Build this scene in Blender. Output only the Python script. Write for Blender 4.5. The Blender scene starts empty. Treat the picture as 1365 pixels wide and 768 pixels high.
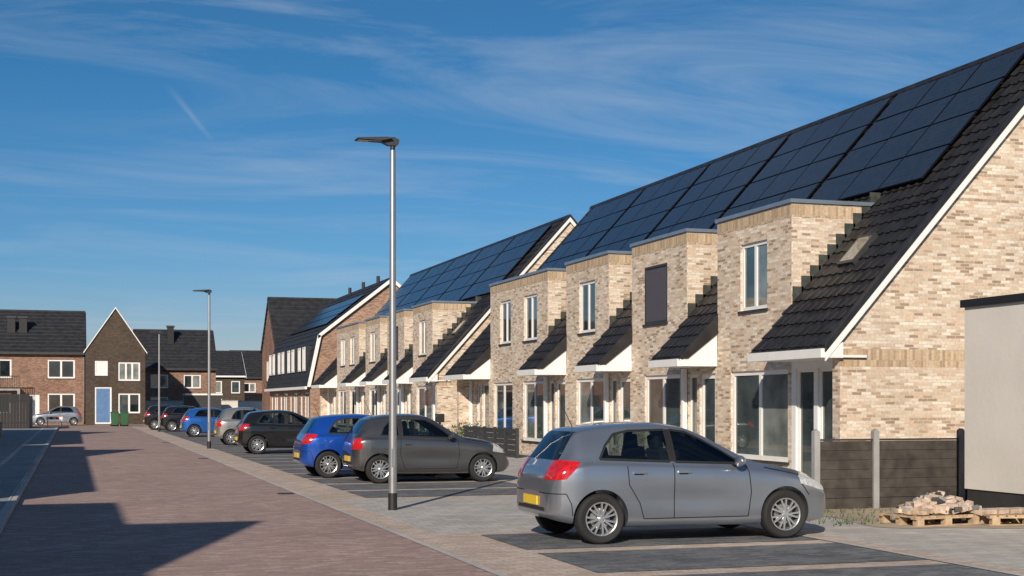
import bpy, bmesh, math, random
from mathutils import Vector, Matrix
random.seed(7)
scene = bpy.context.scene
COL = scene.collection

# ------------------------------------------------------------------ materials
def newmat(name):
    m = bpy.data.materials.new(name); m.use_nodes = True
    nt = m.node_tree
    return m, nt, nt.nodes["Principled BSDF"]

def simple(name, col, rough=.6, metal=0., noise=.12, nscale=3., spec=.5, coat=0., bump=0., lining=None):
    m, nt, p = newmat(name)
    p.inputs["Roughness"].default_value = rough
    p.inputs["Metallic"].default_value = metal
    p.inputs["Specular IOR Level"].default_value = spec
    p.inputs["Coat Weight"].default_value = coat
    p.inputs["Coat Roughness"].default_value = .03
    tc = nt.nodes.new("ShaderNodeTexCoord")
    n = nt.nodes.new("ShaderNodeTexNoise"); n.inputs["Scale"].default_value = nscale
    n.inputs["Detail"].default_value = 6
    nt.links.new(tc.outputs["Object"], n.inputs["Vector"])
    r = nt.nodes.new("ShaderNodeValToRGB")
    r.color_ramp.elements[0].position = .3; r.color_ramp.elements[1].position = .7
    a = [max(0, c*(1-noise)) for c in col]; b = [min(1, c*(1+noise)) for c in col]
    r.color_ramp.elements[0].color = (*a, 1); r.color_ramp.elements[1].color = (*b, 1)
    nt.links.new(n.outputs["Fac"], r.inputs["Fac"])
    nt.links.new(r.outputs["Color"], p.inputs["Base Color"])
    if lining:   # inner side of a sheet-metal shell: dark fabric trim
        g = nt.nodes.new("ShaderNodeNewGeometry"); d = nt.nodes.new("ShaderNodeBsdfDiffuse"); d.inputs[0].default_value = (*lining, 1)
        mx = nt.nodes.new("ShaderNodeMixShader"); out = [k for k in nt.nodes if k.type == 'OUTPUT_MATERIAL'][0]
        nt.links.new(g.outputs["Backfacing"], mx.inputs[0]); nt.links.new(p.outputs[0], mx.inputs[1]); nt.links.new(d.outputs[0], mx.inputs[2])
        nt.links.new(mx.outputs[0], out.inputs["Surface"])
    if bump:
        n2 = nt.nodes.new("ShaderNodeTexNoise"); n2.inputs["Scale"].default_value = nscale*12
        nt.links.new(tc.outputs["Object"], n2.inputs["Vector"])
        bm = nt.nodes.new("ShaderNodeBump"); bm.inputs["Strength"].default_value = bump
        bm.inputs["Distance"].default_value = .02
        nt.links.new(n2.outputs["Fac"], bm.inputs["Height"])
        nt.links.new(bm.outputs["Normal"], p.inputs["Normal"])
    return m

def mat_brick(name, palette, mortar, bw=.215, rh=.063, ms=.006, rot=0., rough=.85, bump=.5,
              big=.22, bigscale=.5, offset=.5, grain=.25):
    m, nt, p = newmat(name); N = nt.nodes; L = nt.links
    p.inputs["Roughness"].default_value = rough
    p.inputs["Specular IOR Level"].default_value = .25
    uv = N.new("ShaderNodeUVMap"); mp = N.new("ShaderNodeMapping")
    mp.inputs["Rotation"].default_value = (0, 0, rot)
    L.new(uv.outputs["UV"], mp.inputs["Vector"])
    b = N.new("ShaderNodeTexBrick")
    b.offset = offset; b.offset_frequency = 2; b.squash = 1
    b.inputs["Color1"].default_value = (0, 0, 0, 1); b.inputs["Color2"].default_value = (1, 1, 1, 1)
    b.inputs["Mortar"].default_value = (0, 0, 0, 1); b.inputs["Scale"].default_value = 1
    b.inputs["Mortar Size"].default_value = ms; b.inputs["Mortar Smooth"].default_value = .15
    b.inputs["Brick Width"].default_value = bw; b.inputs["Row Height"].default_value = rh
    L.new(mp.outputs["Vector"], b.inputs["Vector"])
    r = N.new("ShaderNodeValToRGB"); cr = r.color_ramp
    cr.interpolation = 'CONSTANT'
    n = len(palette)
    cr.elements[0].color = (*palette[0], 1); cr.elements[0].position = 0
    cr.elements[1].color = (*palette[1], 1); cr.elements[1].position = 1/n
    for i in range(2, n):
        e = cr.elements.new(i/n); e.color = (*palette[i], 1)
    L.new(b.outputs["Color"], r.inputs["Fac"])
    mx = N.new("ShaderNodeMix"); mx.data_type = 'RGBA'
    mx.inputs[7].default_value = (*mortar, 1)
    L.new(b.outputs["Fac"], mx.inputs[0]); L.new(r.outputs["Color"], mx.inputs[6])
    ns = N.new("ShaderNodeTexNoise"); ns.inputs["Scale"].default_value = bigscale; ns.inputs["Detail"].default_value = 8
    ns.inputs["Roughness"].default_value = .65
    L.new(uv.outputs["UV"], ns.inputs["Vector"])
    mr = N.new("ShaderNodeMapRange"); mr.inputs["From Min"].default_value = .3; mr.inputs["From Max"].default_value = .7
    mr.inputs["To Min"].default_value = 1-big; mr.inputs["To Max"].default_value = 1+big
    L.new(ns.outputs["Fac"], mr.inputs["Value"])
    ng = N.new("ShaderNodeTexNoise"); ng.inputs["Scale"].default_value = 18; ng.inputs["Detail"].default_value = 4
    L.new(uv.outputs["UV"], ng.inputs["Vector"])
    mg = N.new("ShaderNodeMapRange"); mg.inputs["From Min"].default_value = .3; mg.inputs["From Max"].default_value = .7
    mg.inputs["To Min"].default_value = 1-grain; mg.inputs["To Max"].default_value = 1+grain
    L.new(ng.outputs["Fac"], mg.inputs["Value"])
    mu = N.new("ShaderNodeMath"); mu.operation = 'MULTIPLY'
    L.new(mr.outputs[0], mu.inputs[0]); L.new(mg.outputs[0], mu.inputs[1])
    vm = N.new("ShaderNodeVectorMath"); vm.operation = 'SCALE'
    L.new(mx.outputs[2], vm.inputs[0]); L.new(mu.outputs[0], vm.inputs["Scale"])
    L.new(vm.outputs[0], p.inputs["Base Color"])
    if bump:
        inv = N.new("ShaderNodeMath"); inv.operation = 'SUBTRACT'; inv.inputs[0].default_value = 1
        L.new(b.outputs["Fac"], inv.inputs[1])
        ad = N.new("ShaderNodeMath"); ad.operation = 'MULTIPLY_ADD'; ad.inputs[1].default_value = .5
        L.new(ng.outputs["Fac"], ad.inputs[0]); L.new(inv.outputs[0], ad.inputs[2])
        bp = N.new("ShaderNodeBump"); bp.inputs["Strength"].default_value = bump; bp.inputs["Distance"].default_value = .008
        L.new(ad.outputs[0], bp.inputs["Height"]); L.new(bp.outputs["Normal"], p.inputs["Normal"])
    return m

tanpal = [(.60,.485,.375),(.51,.395,.295),(.65,.54,.43),(.42,.31,.22),(.70,.61,.50),(.55,.44,.335),(.63,.52,.405),(.33,.235,.165),(.72,.645,.54),(.58,.455,.34),(.65,.565,.47),(.60,.44,.315)]
M = {}
M['tan'] = mat_brick("tan_brick", tanpal, (.58,.51,.42), big=.12, grain=.14)
M['tan_s'] = mat_brick("tan_brick_soldier", [(.45,.325,.20),(.52,.385,.25),(.38,.27,.17),(.57,.44,.30)], (.46,.38,.30), rot=math.pi/2, offset=0, grain=.15, big=.12)
M['brown'] = mat_brick("brown_brick", [(.22,.115,.075),(.28,.15,.10),(.17,.09,.065),(.32,.18,.125),(.24,.13,.09)], (.29,.23,.19))
M['dark'] = mat_brick("dark_brown_brick", [(.065,.045,.034),(.09,.063,.045),(.05,.036,.028),(.075,.052,.04)], (.10,.085,.07))
M['red'] = mat_brick("red_brown_brick", [(.29,.165,.11),(.35,.205,.14),(.23,.13,.09),(.40,.255,.18)], (.35,.28,.22))
M['road'] = mat_brick("road_clinker", [(.37,.255,.23),(.42,.295,.265),(.33,.225,.20),(.46,.335,.30),(.39,.27,.24),(.35,.25,.225)],
                      (.35,.28,.25), bw=.21, rh=.105, ms=.008, rough=.9, bump=.6, big=.13, bigscale=.35, grain=.12)
M['band'] = mat_brick("pale_clinker", [(.50,.40,.33),(.55,.445,.375),(.46,.365,.30),(.59,.49,.415)], (.38,.31,.26),
                      bw=.21, rh=.105, ms=.007, rough=.9, big=.10, grain=.1)
M['bay'] = mat_brick("parking_clinker", [(.125,.135,.15),(.15,.16,.175),(.105,.115,.13),(.17,.18,.19)], (.17,.165,.16),
                     bw=.21, rh=.105, ms=.008, rough=.85, big=.25, bigscale=.8, grain=.2)
M['pave'] = mat_brick("pavement_tiles", [(.45,.425,.395),(.48,.455,.425),(.42,.395,.365),(.50,.475,.445)], (.29,.265,.24),
                      bw=.3, rh=.3, ms=.007, rough=.9, big=.14, bigscale=.6, grain=.08)
M['pave2'] = mat_brick("pavement_tiles_blue", [(.30,.31,.32),(.33,.34,.35),(.28,.29,.30)], (.18,.18,.18),
                      bw=.3, rh=.3, ms=.006, rough=.9, big=.12, bigscale=.6, grain=.08)
M['kerb'] = mat_brick("kerb_concrete", [(.46,.44,.42),(.49,.47,.45)], (.2,.19,.18), bw=1.0, rh=5, ms=.01, rough=.9, grain=.1)
M['earth'] = simple("sandy_earth", (.38,.305,.225), .95, noise=.3, nscale=.8, bump=.6)
M['white'] = simple("white_paint", (.78,.77,.75), .45, noise=.04)
M['cream'] = simple("cream_render", (.66,.62,.56), .85, noise=.05, bump=.15, nscale=1.2)
M['black'] = simple("black_plastic", (.015,.015,.016), .5, noise=.1)
M['anth'] = simple("anthracite_paint", (.035,.036,.038), .5, noise=.15)
M['fence'] = simple("fence_panel_brown_grey", (.060,.053,.047), .75, noise=.35, nscale=5, spec=.25)
M['lead'] = simple("lead_flashing", (.045,.05,.045), .6, noise=.4, nscale=6)
M['zinc'] = simple("zinc_coping", (.30,.36,.42), .35, metal=.6, noise=.08)
M['tile'] = simple("roof_tile", (.021,.020,.021), .42, noise=.4, nscale=2.5, spec=.45)
M['tilegrey'] = simple("roof_tile_grey", (.026,.027,.031), .6, noise=.35, nscale=2.5, spec=.35)
M['blind'] = simple("window_blind", (.075,.072,.088), .7, noise=.05)
M['wood'] = simple("pallet_wood", (.45,.33,.21), .85, noise=.3, nscale=9)
M['rubble'] = simple("loose_brick", (.46,.36,.29), .9, noise=.4, nscale=5)
M['conc'] = simple("concrete_post", (.30,.30,.30), .85, noise=.15, bump=.2)
M['iron'] = simple("cast_iron", (.06,.055,.05), .7, noise=.3, nscale=14, bump=.4)
M['galv'] = simple("galvanised_steel", (.42,.43,.44), .38, metal=.75, noise=.08)
M['leaf'] = simple("hedge_leaf", (.06,.10,.03), .6, noise=.5, nscale=9)
M['green'] = simple("green_plastic", (.02,.10,.035), .5, noise=.1)
M['redp'] = simple("red_paint", (.55,.04,.03), .5)
M['bluedoor'] = simple("blue_door", (.10,.20,.38), .4)
def glassmat(name, col, rough=.03, spec=.9):
    return simple(name, col, rough, noise=.6, nscale=1.3, spec=spec, coat=.8)
M['g1'] = glassmat("window_glass_dark", (.012,.018,.020))
M['g2'] = glassmat("window_glass_mid", (.05,.07,.07))
M['g3'] = glassmat("window_glass_curtain", (.17,.19,.175))

def solar():
    m, nt, p = newmat("solar_panel_cells"); N = nt.nodes; L = nt.links
    uv = N.new("ShaderNodeUVMap")
    b = N.new("ShaderNodeTexBrick"); b.offset = 0
    b.inputs["Color1"].default_value = (.007,.012,.026,1); b.inputs["Color2"].default_value = (.012,.019,.036,1)
    b.inputs["Mortar"].default_value = (.025,.034,.050,1); b.inputs["Scale"].default_value = 1
    b.inputs["Brick Width"].default_value = .16; b.inputs["Row Height"].default_value = .16
    b.inputs["Mortar Size"].default_value = .005
    L.new(uv.outputs["UV"], b.inputs["Vector"]); L.new(b.outputs["Color"], p.inputs["Base Color"])
    p.inputs["Roughness"].default_value = .2; p.inputs["Specular IOR Level"].default_value = .42
    return m
M['solar'] = solar()
M['pframe'] = simple("panel_frame", (.004,.004,.005), .5, spec=.2)

# ------------------------------------------------------------------ mesh builder
class B:
    def __init__(s): s.v = []; s.f = []; s.m = []; s.mats = []
    def mi(s, k):
        if k not in s.mats: s.mats.append(k)
        return s.mats.index(k)
    def add(s, vs, fs, k):
        o = len(s.v); s.v += [tuple(v) for v in vs]; i = s.mi(k)
        for f in fs: s.f.append([o+a for a in f]); s.m.append(i)
    def quad(s, a, b, c, d, k): s.add([a, b, c, d], [(0,1,2,3)], k)
    def box(s, x0, x1, y0, y1, z0, z1, k):
        if x0 > x1: x0, x1 = x1, x0
        if y0 > y1: y0, y1 = y1, y0
        if z0 > z1: z0, z1 = z1, z0
        s.add([(x0,y0,z0),(x1,y0,z0),(x1,y1,z0),(x0,y1,z0),(x0,y0,z1),(x1,y0,z1),(x1,y1,z1),(x0,y1,z1)],
              [(0,3,2,1),(4,5,6,7),(0,1,5,4),(1,2,6,5),(2,3,7,6),(3,0,4,7)], k)
    def obox(s, c, ax, ay, az, k):
        c = Vector(c); ax = Vector(ax); ay = Vector(ay); az = Vector(az)
        vs = [c+sx*ax+sy*ay+sz*az for sz in (-1,1) for sx,sy in ((-1,-1),(1,-1),(1,1),(-1,1))]
        s.add(vs, [(0,3,2,1),(4,5,6,7),(0,1,5,4),(1,2,6,5),(2,3,7,6),(3,0,4,7)], k)
    def prism(s, poly, ext, k):
        n = len(poly); ext = Vector(ext)
        vs = [Vector(p) for p in poly]; vs += [v+ext for v in vs]
        fs = [tuple(range(n))[::-1], tuple(range(n, 2*n))]
        fs += [(i, (i+1) % n, n+(i+1) % n, n+i) for i in range(n)]
        s.add(vs, fs, k)
    def cyl(s, c, r0, r1, h, k, n=16, axis=(0,0,1)):
        c = Vector(c); q = Vector(axis).to_track_quat('Z','Y')
        vs = []
        for j,(r,z) in enumerate(((r0,0),(r1,h))):
            for i in range(n):
                a = 2*math.pi*i/n; vs.append(c+q@Vector((r*math.cos(a), r*math.sin(a), z)))
        fs = [tuple(range(n))[::-1], tuple(range(n,2*n))]+[(i,(i+1)%n,n+(i+1)%n,n+i) for i in range(n)]
        s.add(vs, fs, k)
    def finish(s, name, parent=None, smooth=None, bevel=0, recalc=True):
        me = bpy.data.meshes.new(name); me.from_pydata(s.v, [], s.f)
        for k in s.mats: me.materials.append(M[k] if isinstance(k, str) else k)
        me.polygons.foreach_set("material_index", s.m); me.update()
        if recalc:
            bm = bmesh.new(); bm.from_mesh(me); bmesh.ops.recalc_face_normals(bm, faces=bm.faces); bm.to_mesh(me); bm.free()
        setuv(me)
        if smooth is not None:
            me.polygons.foreach_set("use_smooth", [True]*len(me.polygons)); me.set_sharp_from_angle(angle=math.radians(smooth))
        ob = bpy.data.objects.new(name, me); COL.objects.link(ob)
        if parent: ob.parent = parent
        if bevel:
            md = ob.modifiers.new("bevel", 'BEVEL'); md.width = bevel; md.segments = 2; md.limit_method = 'ANGLE'
        return ob

def setuv(me):
    uvl = me.uv_layers.new(name="UVMap")
    Z = Vector((0,0,1))
    for p in me.polygons:
        n = p.normal
        if abs(n.z) > .97: u = Vector((1,0,0)); v = Vector((0,1,0))
        else:
            u = Z.cross(n).normalized(); v = n.cross(u)
            if v.z < 0: v = -v
        for li in p.loop_indices:
            co = me.vertices[me.loops[li].vertex_index].co
            uvl.data[li].uv = (co.dot(u), co.dot(v))

def empty(name, loc=(0,0,0)):
    e = bpy.data.objects.new(name, None); e.location = loc; COL.objects.link(e); e.empty_display_size = .3
    return e

class Plane:
    def __init__(s, b, kind, pos, sgn=1): s.b=b; s.k=kind; s.p=pos; s.s=sgn
    def P(s, a, z, out=0):
        return (s.p-out*s.s, a, z) if s.k=='X' else (a, s.p-out*s.s, z)
    def box(s, a0,a1,z0,z1,o0,o1,k):
        p=s.P(a0,z0,o0); q=s.P(a1,z1,o1); s.b.box(p[0],q[0],p[1],q[1],p[2],q[2],k)
    def wall(s, a0,a1,z0,z1,holes,k,depth=.12):
        A=sorted({a0,a1,*[h[0] for h in holes],*[h[1] for h in holes]})
        Zs=sorted({z0,z1,*[h[2] for h in holes],*[h[3] for h in holes]})
        for i in range(len(A)-1):
            for j in range(len(Zs)-1):
                ca=(A[i]+A[i+1])/2; cz=(Zs[j]+Zs[j+1])/2
                if any(h[0]<ca<h[1] and h[2]<cz<h[3] for h in holes): continue
                s.b.quad(s.P(A[i],Zs[j]),s.P(A[i+1],Zs[j]),s.P(A[i+1],Zs[j+1]),s.P(A[i],Zs[j+1]),k)
        for h in holes:
            for (p,q) in (((h[0],h[2]),(h[1],h[2])),((h[1],h[2]),(h[1],h[3])),((h[1],h[3]),(h[0],h[3])),((h[0],h[3]),(h[0],h[2]))):
                s.b.quad(s.P(*p),s.P(*q),s.P(*q,-depth),s.P(*p,-depth),k)
    def window(s, a0,a1,z0,z1,n=2,frame='white',glass=None,sill=True,fw=.06,rec=.08,transom=None):
        s.box(a0,a1,z0,z0+fw,-rec-.04,-rec+.03,frame); s.box(a0,a1,z1-fw,z1,-rec-.04,-rec+.03,frame)
        s.box(a0,a0+fw,z0+fw,z1-fw,-rec-.04,-rec+.03,frame); s.box(a1-fw,a1,z0+fw,z1-fw,-rec-.04,-rec+.03,frame)
        w=(a1-a0-2*fw)/n
        for i in range(n):
            g=glass or random.choice(['g1','g1','g2','g3'])
            if isinstance(g,tuple): g=g[i%len(g)]
            x0=a0+fw+i*w; x1=x0+w
            if i: s.box(x0-fw*.6,x0+fw*.6,z0+fw,z1-fw,-rec-.035,-rec+.028,frame)
            t=random.uniform(-.004,.004)
            pa=[s.P(x0,z0+fw,-rec+t),s.P(x1,z0+fw,-rec-t),s.P(x1,z1-fw,-rec-t),s.P(x0,z1-fw,-rec+t)]
            s.b.quad(*pa,g)
        if transom: s.box(a0+fw,a1-fw,transom-.03,transom+.03,-rec-.033,-rec+.026,frame)
        if sill: s.box(a0-.05,a1+.05,z0-.06,z0-.003,-.1,.05,'anth')

# ------------------------------------------------------------------ row house blocks (tan brick)
XF, XG, ZG, XR, ZR = 14.8, 13.87, 2.82, 20.0, 9.6
SL = (ZR-ZG)/(XR-XG); TH = math.atan(SL); CT, ST = math.cos(TH), math.sin(TH)
def rz(x): return ZG+SL*(x-XG)

def tiles(b, y0,y1,xa,xb, k='tile', tw=.30, course=.36, seg=6, amp=.036):
    sa=(xa-XG)/CT; sb=(xb-XG)/CT
    n=int(round((y1-y0)/tw))*seg; n=max(n,seg)
    i0=math.ceil(sa/course-.001); cuts=[sa]+[i*course for i in range(i0,int(sb/course)+1) if sa+.01<i*course<sb-.01]+[sb]
    ys=[y0+(y1-y0)*i/n for i in range(n+1)]
    for c in range(len(cuts)-1):
        rows=[]
        for s_,h in ((cuts[c],.0),(cuts[c],.045),(cuts[c+1]+.02,.004)):
            r=[]
            for i,y in enumerate(ys):
                ph=(y/tw)%1.0
                pr=math.exp(-((ph-.5)/.16)**2)
                jit=.006*math.sin(y*37+s_*11) if h>.03 else 0
                hh=h+amp*pr+jit if h>0.001 else -.01
                x=XG+s_*CT-hh*ST; z=ZG+s_*ST+hh*CT
                r.append((x,y,z))
            rows.append(r)
        vs=rows[0]+rows[1]+rows[2]; m=n+1
        fs=[]
        for j in range(2):
            for i in range(n): fs.append((j*m+i,j*m+i+1,(j+1)*m+i+1,(j+1)*m+i))
        b.add(vs,fs,k)

def terrace(name, oy):
    e = empty(name)
    y0, y1 = 23.8+oy, 52.0+oy
    bays = [(26.7,30.3),(32.05,35.65),(37.4,41.0),(42.8,49.3)]
    bays = [(a+oy,b+oy) for a,b in bays]
    upw = [[(27.8,29.1)],[(33.25,34.75)],[(38.5,39.85)],[(43.9,45.3),(46.8,48.1)]]
    w = B(); pl = Plane(w,'X',XF)
    dn = [[(26.85,29.6)],[(32.45,34.75)],[(37.8,40.1)],[(43.1,45.4),(46.6,48.9)]]
    BT=6.06
    for i,(a,b_) in enumerate(bays):
        up=[(p+oy,q+oy,3.86,5.40) for p,q in upw[i]]
        lo=[(p+oy,q+oy,.45,2.47) for p,q in dn[i]]
        pl.wall(a,b_,0,BT,up+lo,'tan')
        for (p,q,z0,z1) in up:
            if i==1:
                pl.window(p,q,z0,z1,n=1,glass='blind',frame='anth',rec=.03)
            else: pl.window(p,q,z0,z1,n=2,glass=random.choice([('g2','g1'),('g3','g2')]),fw=.085)
        for (p,q,z0,z1) in lo: pl.window(p,q,z0,z1,n=2,fw=.10,transom=.95 if i%2==0 and i else None, glass=('g3','g2') if i==0 else random.choice([('g2','g3'),('g1','g2'),('g2','g2')]))
        pl.box(a-.003,b_+.003,BT-.30,BT-.02,-.05,.004,'tan_s')
        w.box(XF+.055,17.0,a-.004,a+.05,BT-.30,BT-.02,'tan_s')
        w.quad((XF,a,2.5),(17.3,a,2.5),(17.3,a,BT),(XF,a,BT),'tan')
        w.quad((XF,b_,2.5),(17.3,b_,2.5),(17.3,b_,BT),(XF,b_,BT),'tan')
        w.box(XF-.05,17.25,a-.05,b_+.05,BT+.002,BT+.085,'zinc')
        x=XF+.02; st=.235
        while x<16.85:
            x2=x+st/SL
            w.box(x,x2+.05,a-.018,a+.01,rz(x)-.1,rz(x2)+.15,'lead')
            x=x2
    gaps=[(y0+.3,bays[0][0]),(bays[0][1],bays[1][0]),(bays[1][1],bays[2][0]),(bays[2][1],bays[3][0]),(bays[3][1],y1-.3)]
    for gi,(a,b_) in enumerate(gaps):
        if b_-a>2:
            holes=[(a+.70,a+1.50,.45,2.47),(a+1.66,b_-.18,.05,2.47)] if gi==0 else [(a+.2,a+1.1,.05,2.47),(a+1.4,b_-.6,.45,2.47)]
            pl.wall(a,b_,0,2.9,holes,'tan' if gi else 'white')
            for h in holes: pl.window(h[0],h[1],h[2],h[3],n=1,fw=.08,sill=False,glass='g2')
        else:
            holes=[(a+.12,b_-.75,.03,2.45),(b_-.6,b_-.08,.45,2.45)]
            pl.wall(a,b_,0,2.9,holes,'tan')
            pl.window(*holes[0],n=1,fw=.12,sill=False,glass='g2'); pl.window(*holes[1],n=1,fw=.08,sill=False)
    def gpoly(y,drop=.06):
        return [(14.25,y,0),(25.75,y,0),(25.75,y,rz(14.25)-drop),(XR,y,ZR-drop),(14.25,y,rz(14.25)-drop)]
    w.prism(gpoly(y0),(0,.28,0),'tan'); w.prism(gpoly(y1-.28),(0,.28,0),'tan')
    w.box(14.246,25.754,y0-.005,y0+.02,2.45,2.80,'tan_s')
    w.quad((25.7,y0,0),(25.7,y1,0),(25.7,y1,3.2),(25.7,y0,3.2),'tan')
    w.finish("walls", e)
    r = B()
    for gi,(a,b_) in enumerate(gaps):
        aa=a-.02; bb=b_+.02
        if gi==0: aa=y0-.10
        if gi==len(gaps)-1: bb=y1+.10
        tiles(r,aa,bb,XG-.06,16.6)
        r.quad((XG,aa,ZG-.03),(XG,bb,ZG-.03),(16.6,bb,rz(16.6)-.03),(16.6,aa,rz(16.6)-.03),'black')
        if gi:
            r.prism([(XG+.14,aa-.015,ZG-.02),(XF+.03,aa-.015,rz(XF)-.42),(XF+.03,aa-.015,rz(XF)+.06),(XG-.07,aa-.015,ZG+.03),(XG-.05,aa-.015,ZG-.02)],(0,.03,0),'tile')
    tiles(r,y0-.10,y1+.10,16.6,XR,seg=6)
    r.quad((16.6,y0-.1,rz(16.6)-.03),(16.6,y1+.1,rz(16.6)-.03),(XR,y1+.1,ZR-.03),(XR,y0-.1,ZR-.03),'black')
    r.quad((XR,y0-.1,ZR),(XR,y1+.1,ZR),(2*XR-XG,y1+.1,ZG),(2*XR-XG,y0-.1,ZG),'tile')
    yy=y0-.12
    while yy<y1+.1:
        r.prism([(XR-.13,yy,ZR-.06),(XR-.07,yy,ZR+.07),(XR+.07,yy,ZR+.07),(XR+.13,yy,ZR-.06)],(0,.31,0),'tile'); yy+=.33
    r.finish("roof", e, smooth=40, recalc=False)
    t = B()
    for ys in ((y0-.15,y0-.10),(y1+.10,y1+.15)):
        a,b_=ys
        for mir in (0,1):
            def mx(x): return 2*XR-x if mir else x
            t.prism([(mx(XG-.02),a,ZG-.28),(mx(XR),a,ZR-.22),(mx(XR),a,ZR-.02),(mx(XG-.02),a,ZG-.10)],(0,b_-a,0),'white')
            t.prism([(mx(XG-.04),a-.03,ZG-.098),(mx(XR),a-.03,ZR-.018),(mx(XR),a-.03,ZR+.10),(mx(XG-.04),a-.03,ZG+.06)],(0,.14 if a<y0 else .09,0),'tile')
    for gi,(a,b_) in enumerate(gaps):
        aa=a+.0; bb=b_-.0
        if gi==0: aa=y0-.14
        if gi==len(gaps)-1: bb=y1+.14
        elif gi>0: aa=a+.01
        t.box(XG-.12,XG+.0,aa,bb+.02,ZG-.21,ZG-.03,'white')
        t.box(XG-.105,XG-.015,aa+.02,bb,ZG-.028,ZG-.015,'anth')
        t.box(XG+.003,XF-.003,aa+.05,bb-.05,ZG-.20,ZG-.15,'white')
        if gi>0:
            t.prism([(XG,aa,ZG-.205),(XF-.004,aa,ZG-.205),(XF-.004,aa,rz(XF)-.09),(XG,aa,ZG-.07)],(0,.05,0),'white')
            t.box(XF-.14,XF-.02,b_-.06,b_+.06,0,2.6,'white')
        else:
            t.prism([(XG,y0-.13,ZG-.21),(14.25,y0-.13,ZG-.21),(14.25,y0-.13,ZG+.1),(XG,y0-.13,ZG-.10)],(0,.12,0),'white')
    t.finish("trim", e, bevel=.006)
    s = B()
    nrm=Vector((-ST,0,CT)); up=Vector((CT,0,ST)); pw,ph=1.68,1.02
    for g in range(5):
        ga=y0+1.25+5.3*g
        for c in range(3):
            for rr in range(4):
                cy=ga+pw*(c+.5); sc=(17.05-XG)/CT+ph*(rr+.5)
                ctr=Vector((XG,0,ZG))+up*sc+nrm*(.13+random.uniform(-.002,.002)); ctr.y=cy
                tl=nrm*random.uniform(-.004,.004)
                s.obox(ctr,Vector((0,pw/2-.014,0))+tl,up*(ph/2-.014),nrm*.018,'pframe')
                s.obox(ctr+nrm*.019,Vector((0,pw/2-.032,0))+tl,up*(ph/2-.032),nrm*.003,'solar')
    s.finish("solar_panels", e)
    k = B(); ctr=Vector((XG,0,ZG))+up*((15.75-XG)/CT)+nrm*.06; ctr.y=y0+1.75
    k.obox(ctr,Vector((0,.32,0)),up*.42,nrm*.05,'anth'); k.obox(ctr+nrm*.051,Vector((0,.25,0)),up*.34,nrm*.003,'g3')
    k.finish("skylight", e)
    return e
terrace("brick_terrace_house", 0)
terrace("brick_terrace_house", 31.3)

# ------------------------------------------------------------------ gambrel block
def gambrel():
    e=empty("gambrel_roof_house"); y0,y1=88.0,107.0
    pts=[(14.45,0),(14.45,2.8),(15.05,6.1),(19.7,9.7),(24.3,6.1),(24.9,2.8),(24.9,0)]
    w=B(); w.prism([(x,y0,z) for x,z in pts],(0,.3,0),'red'); w.prism([(x,y1-.3,z) for x,z in pts],(0,.3,0),'red')
    pl=Plane(w,'X',14.5)
    holes=[]
    for i in range(4):
        a=y0+.8+4.7*i; holes+=[(a,a+1.8,.8,2.4),(a+2.6,a+3.5,.05,2.3)]
    pl.wall(y0+.3,y1-.3,0,2.8,holes,'red')
    for i,h in enumerate(holes): pl.window(*h,n=2 if i%2==0 else 1,sill=False)
    w.finish("walls",e)
    r=B()
    prof=[(14.2,2.75),(14.9,6.1),(19.7,9.85),(24.5,6.1),(25.2,2.75)]
    for i in range(4):
        (xa,za),(xb,zb)=prof[i],prof[i+1]
        nseg=10 if i in (0,1) else 1
        for j in range(nseg):
            f0=j/nseg; f1=(j+1)/nseg
            x0=xa+(xb-xa)*f0; z0=za+(zb-za)*f0; x1=xa+(xb-xa)*f1; z1=za+(zb-za)*f1
            o=.03
            r.quad((x0-o,y0-.2,z0+o),(x0-o,y1+.2,z0+o),(x1,y1+.2,z1),(x1,y0-.2,z1),'tilegrey')
            r.quad((x0-o,y0-.2,z0+o),(x0-o,y1+.2,z0+o),(x0,y1+.2,z0),(x0,y0-.2,z0),'tilegrey')
    r.finish("roof",e,recalc=False)
    t=B()
    for i in range(4):
        (xa,za),(xb,zb)=prof[i],prof[i+1]
        t.prism([(xa,y0-.25,za-.28),(xb,y0-.25,zb-.28),(xb,y0-.25,zb-.02),(xa,y0-.25,za-.02)] if i in (1,2) else
                [(xa,y0-.25,za),(xb,y0-.25,zb),(xb+(.22 if i==0 else -.22),y0-.25,zb-.1),(xa+(.22 if i==0 else -.22),y0-.25,za)],(0,.06,0),'white')
    t.box(14.05,14.2,y0-.2,y1+.2,2.6,2.78,'white')
    for i in range(4):
        a=y0+1.2+4.7*i
        for da in (0,1.9):
            t.box(14.33,15.2,a+da,a+da+1.1,3.75,5.4,'tilegrey')
            pd=Plane(t,'X',14.32); pd.window(a+da+.04,a+da+1.06,3.8,5.35,n=2,fw=.12,rec=0,glass='g1',sill=False)
    for i in range(3): t.cyl((19.7,y0+4+5*i,9.7),.12,.12,.6,'black')
    t.finish("trim",e)
    s=B(); up=Vector((4.8,0,3.75)).normalized(); n=Vector((-up.z,0,up.x))
    for c in range(9):
        for rr in range(3):
            ctr=Vector((14.9,y0+1.5+1.05*c*1.7+.6,6.1))+up*(1.6+1.1*rr)+n*.12
            s.obox(ctr,(0,.83,0),up*.5,n*.02,'solar')
    s.finish("solar_panels",e)
gambrel()

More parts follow.
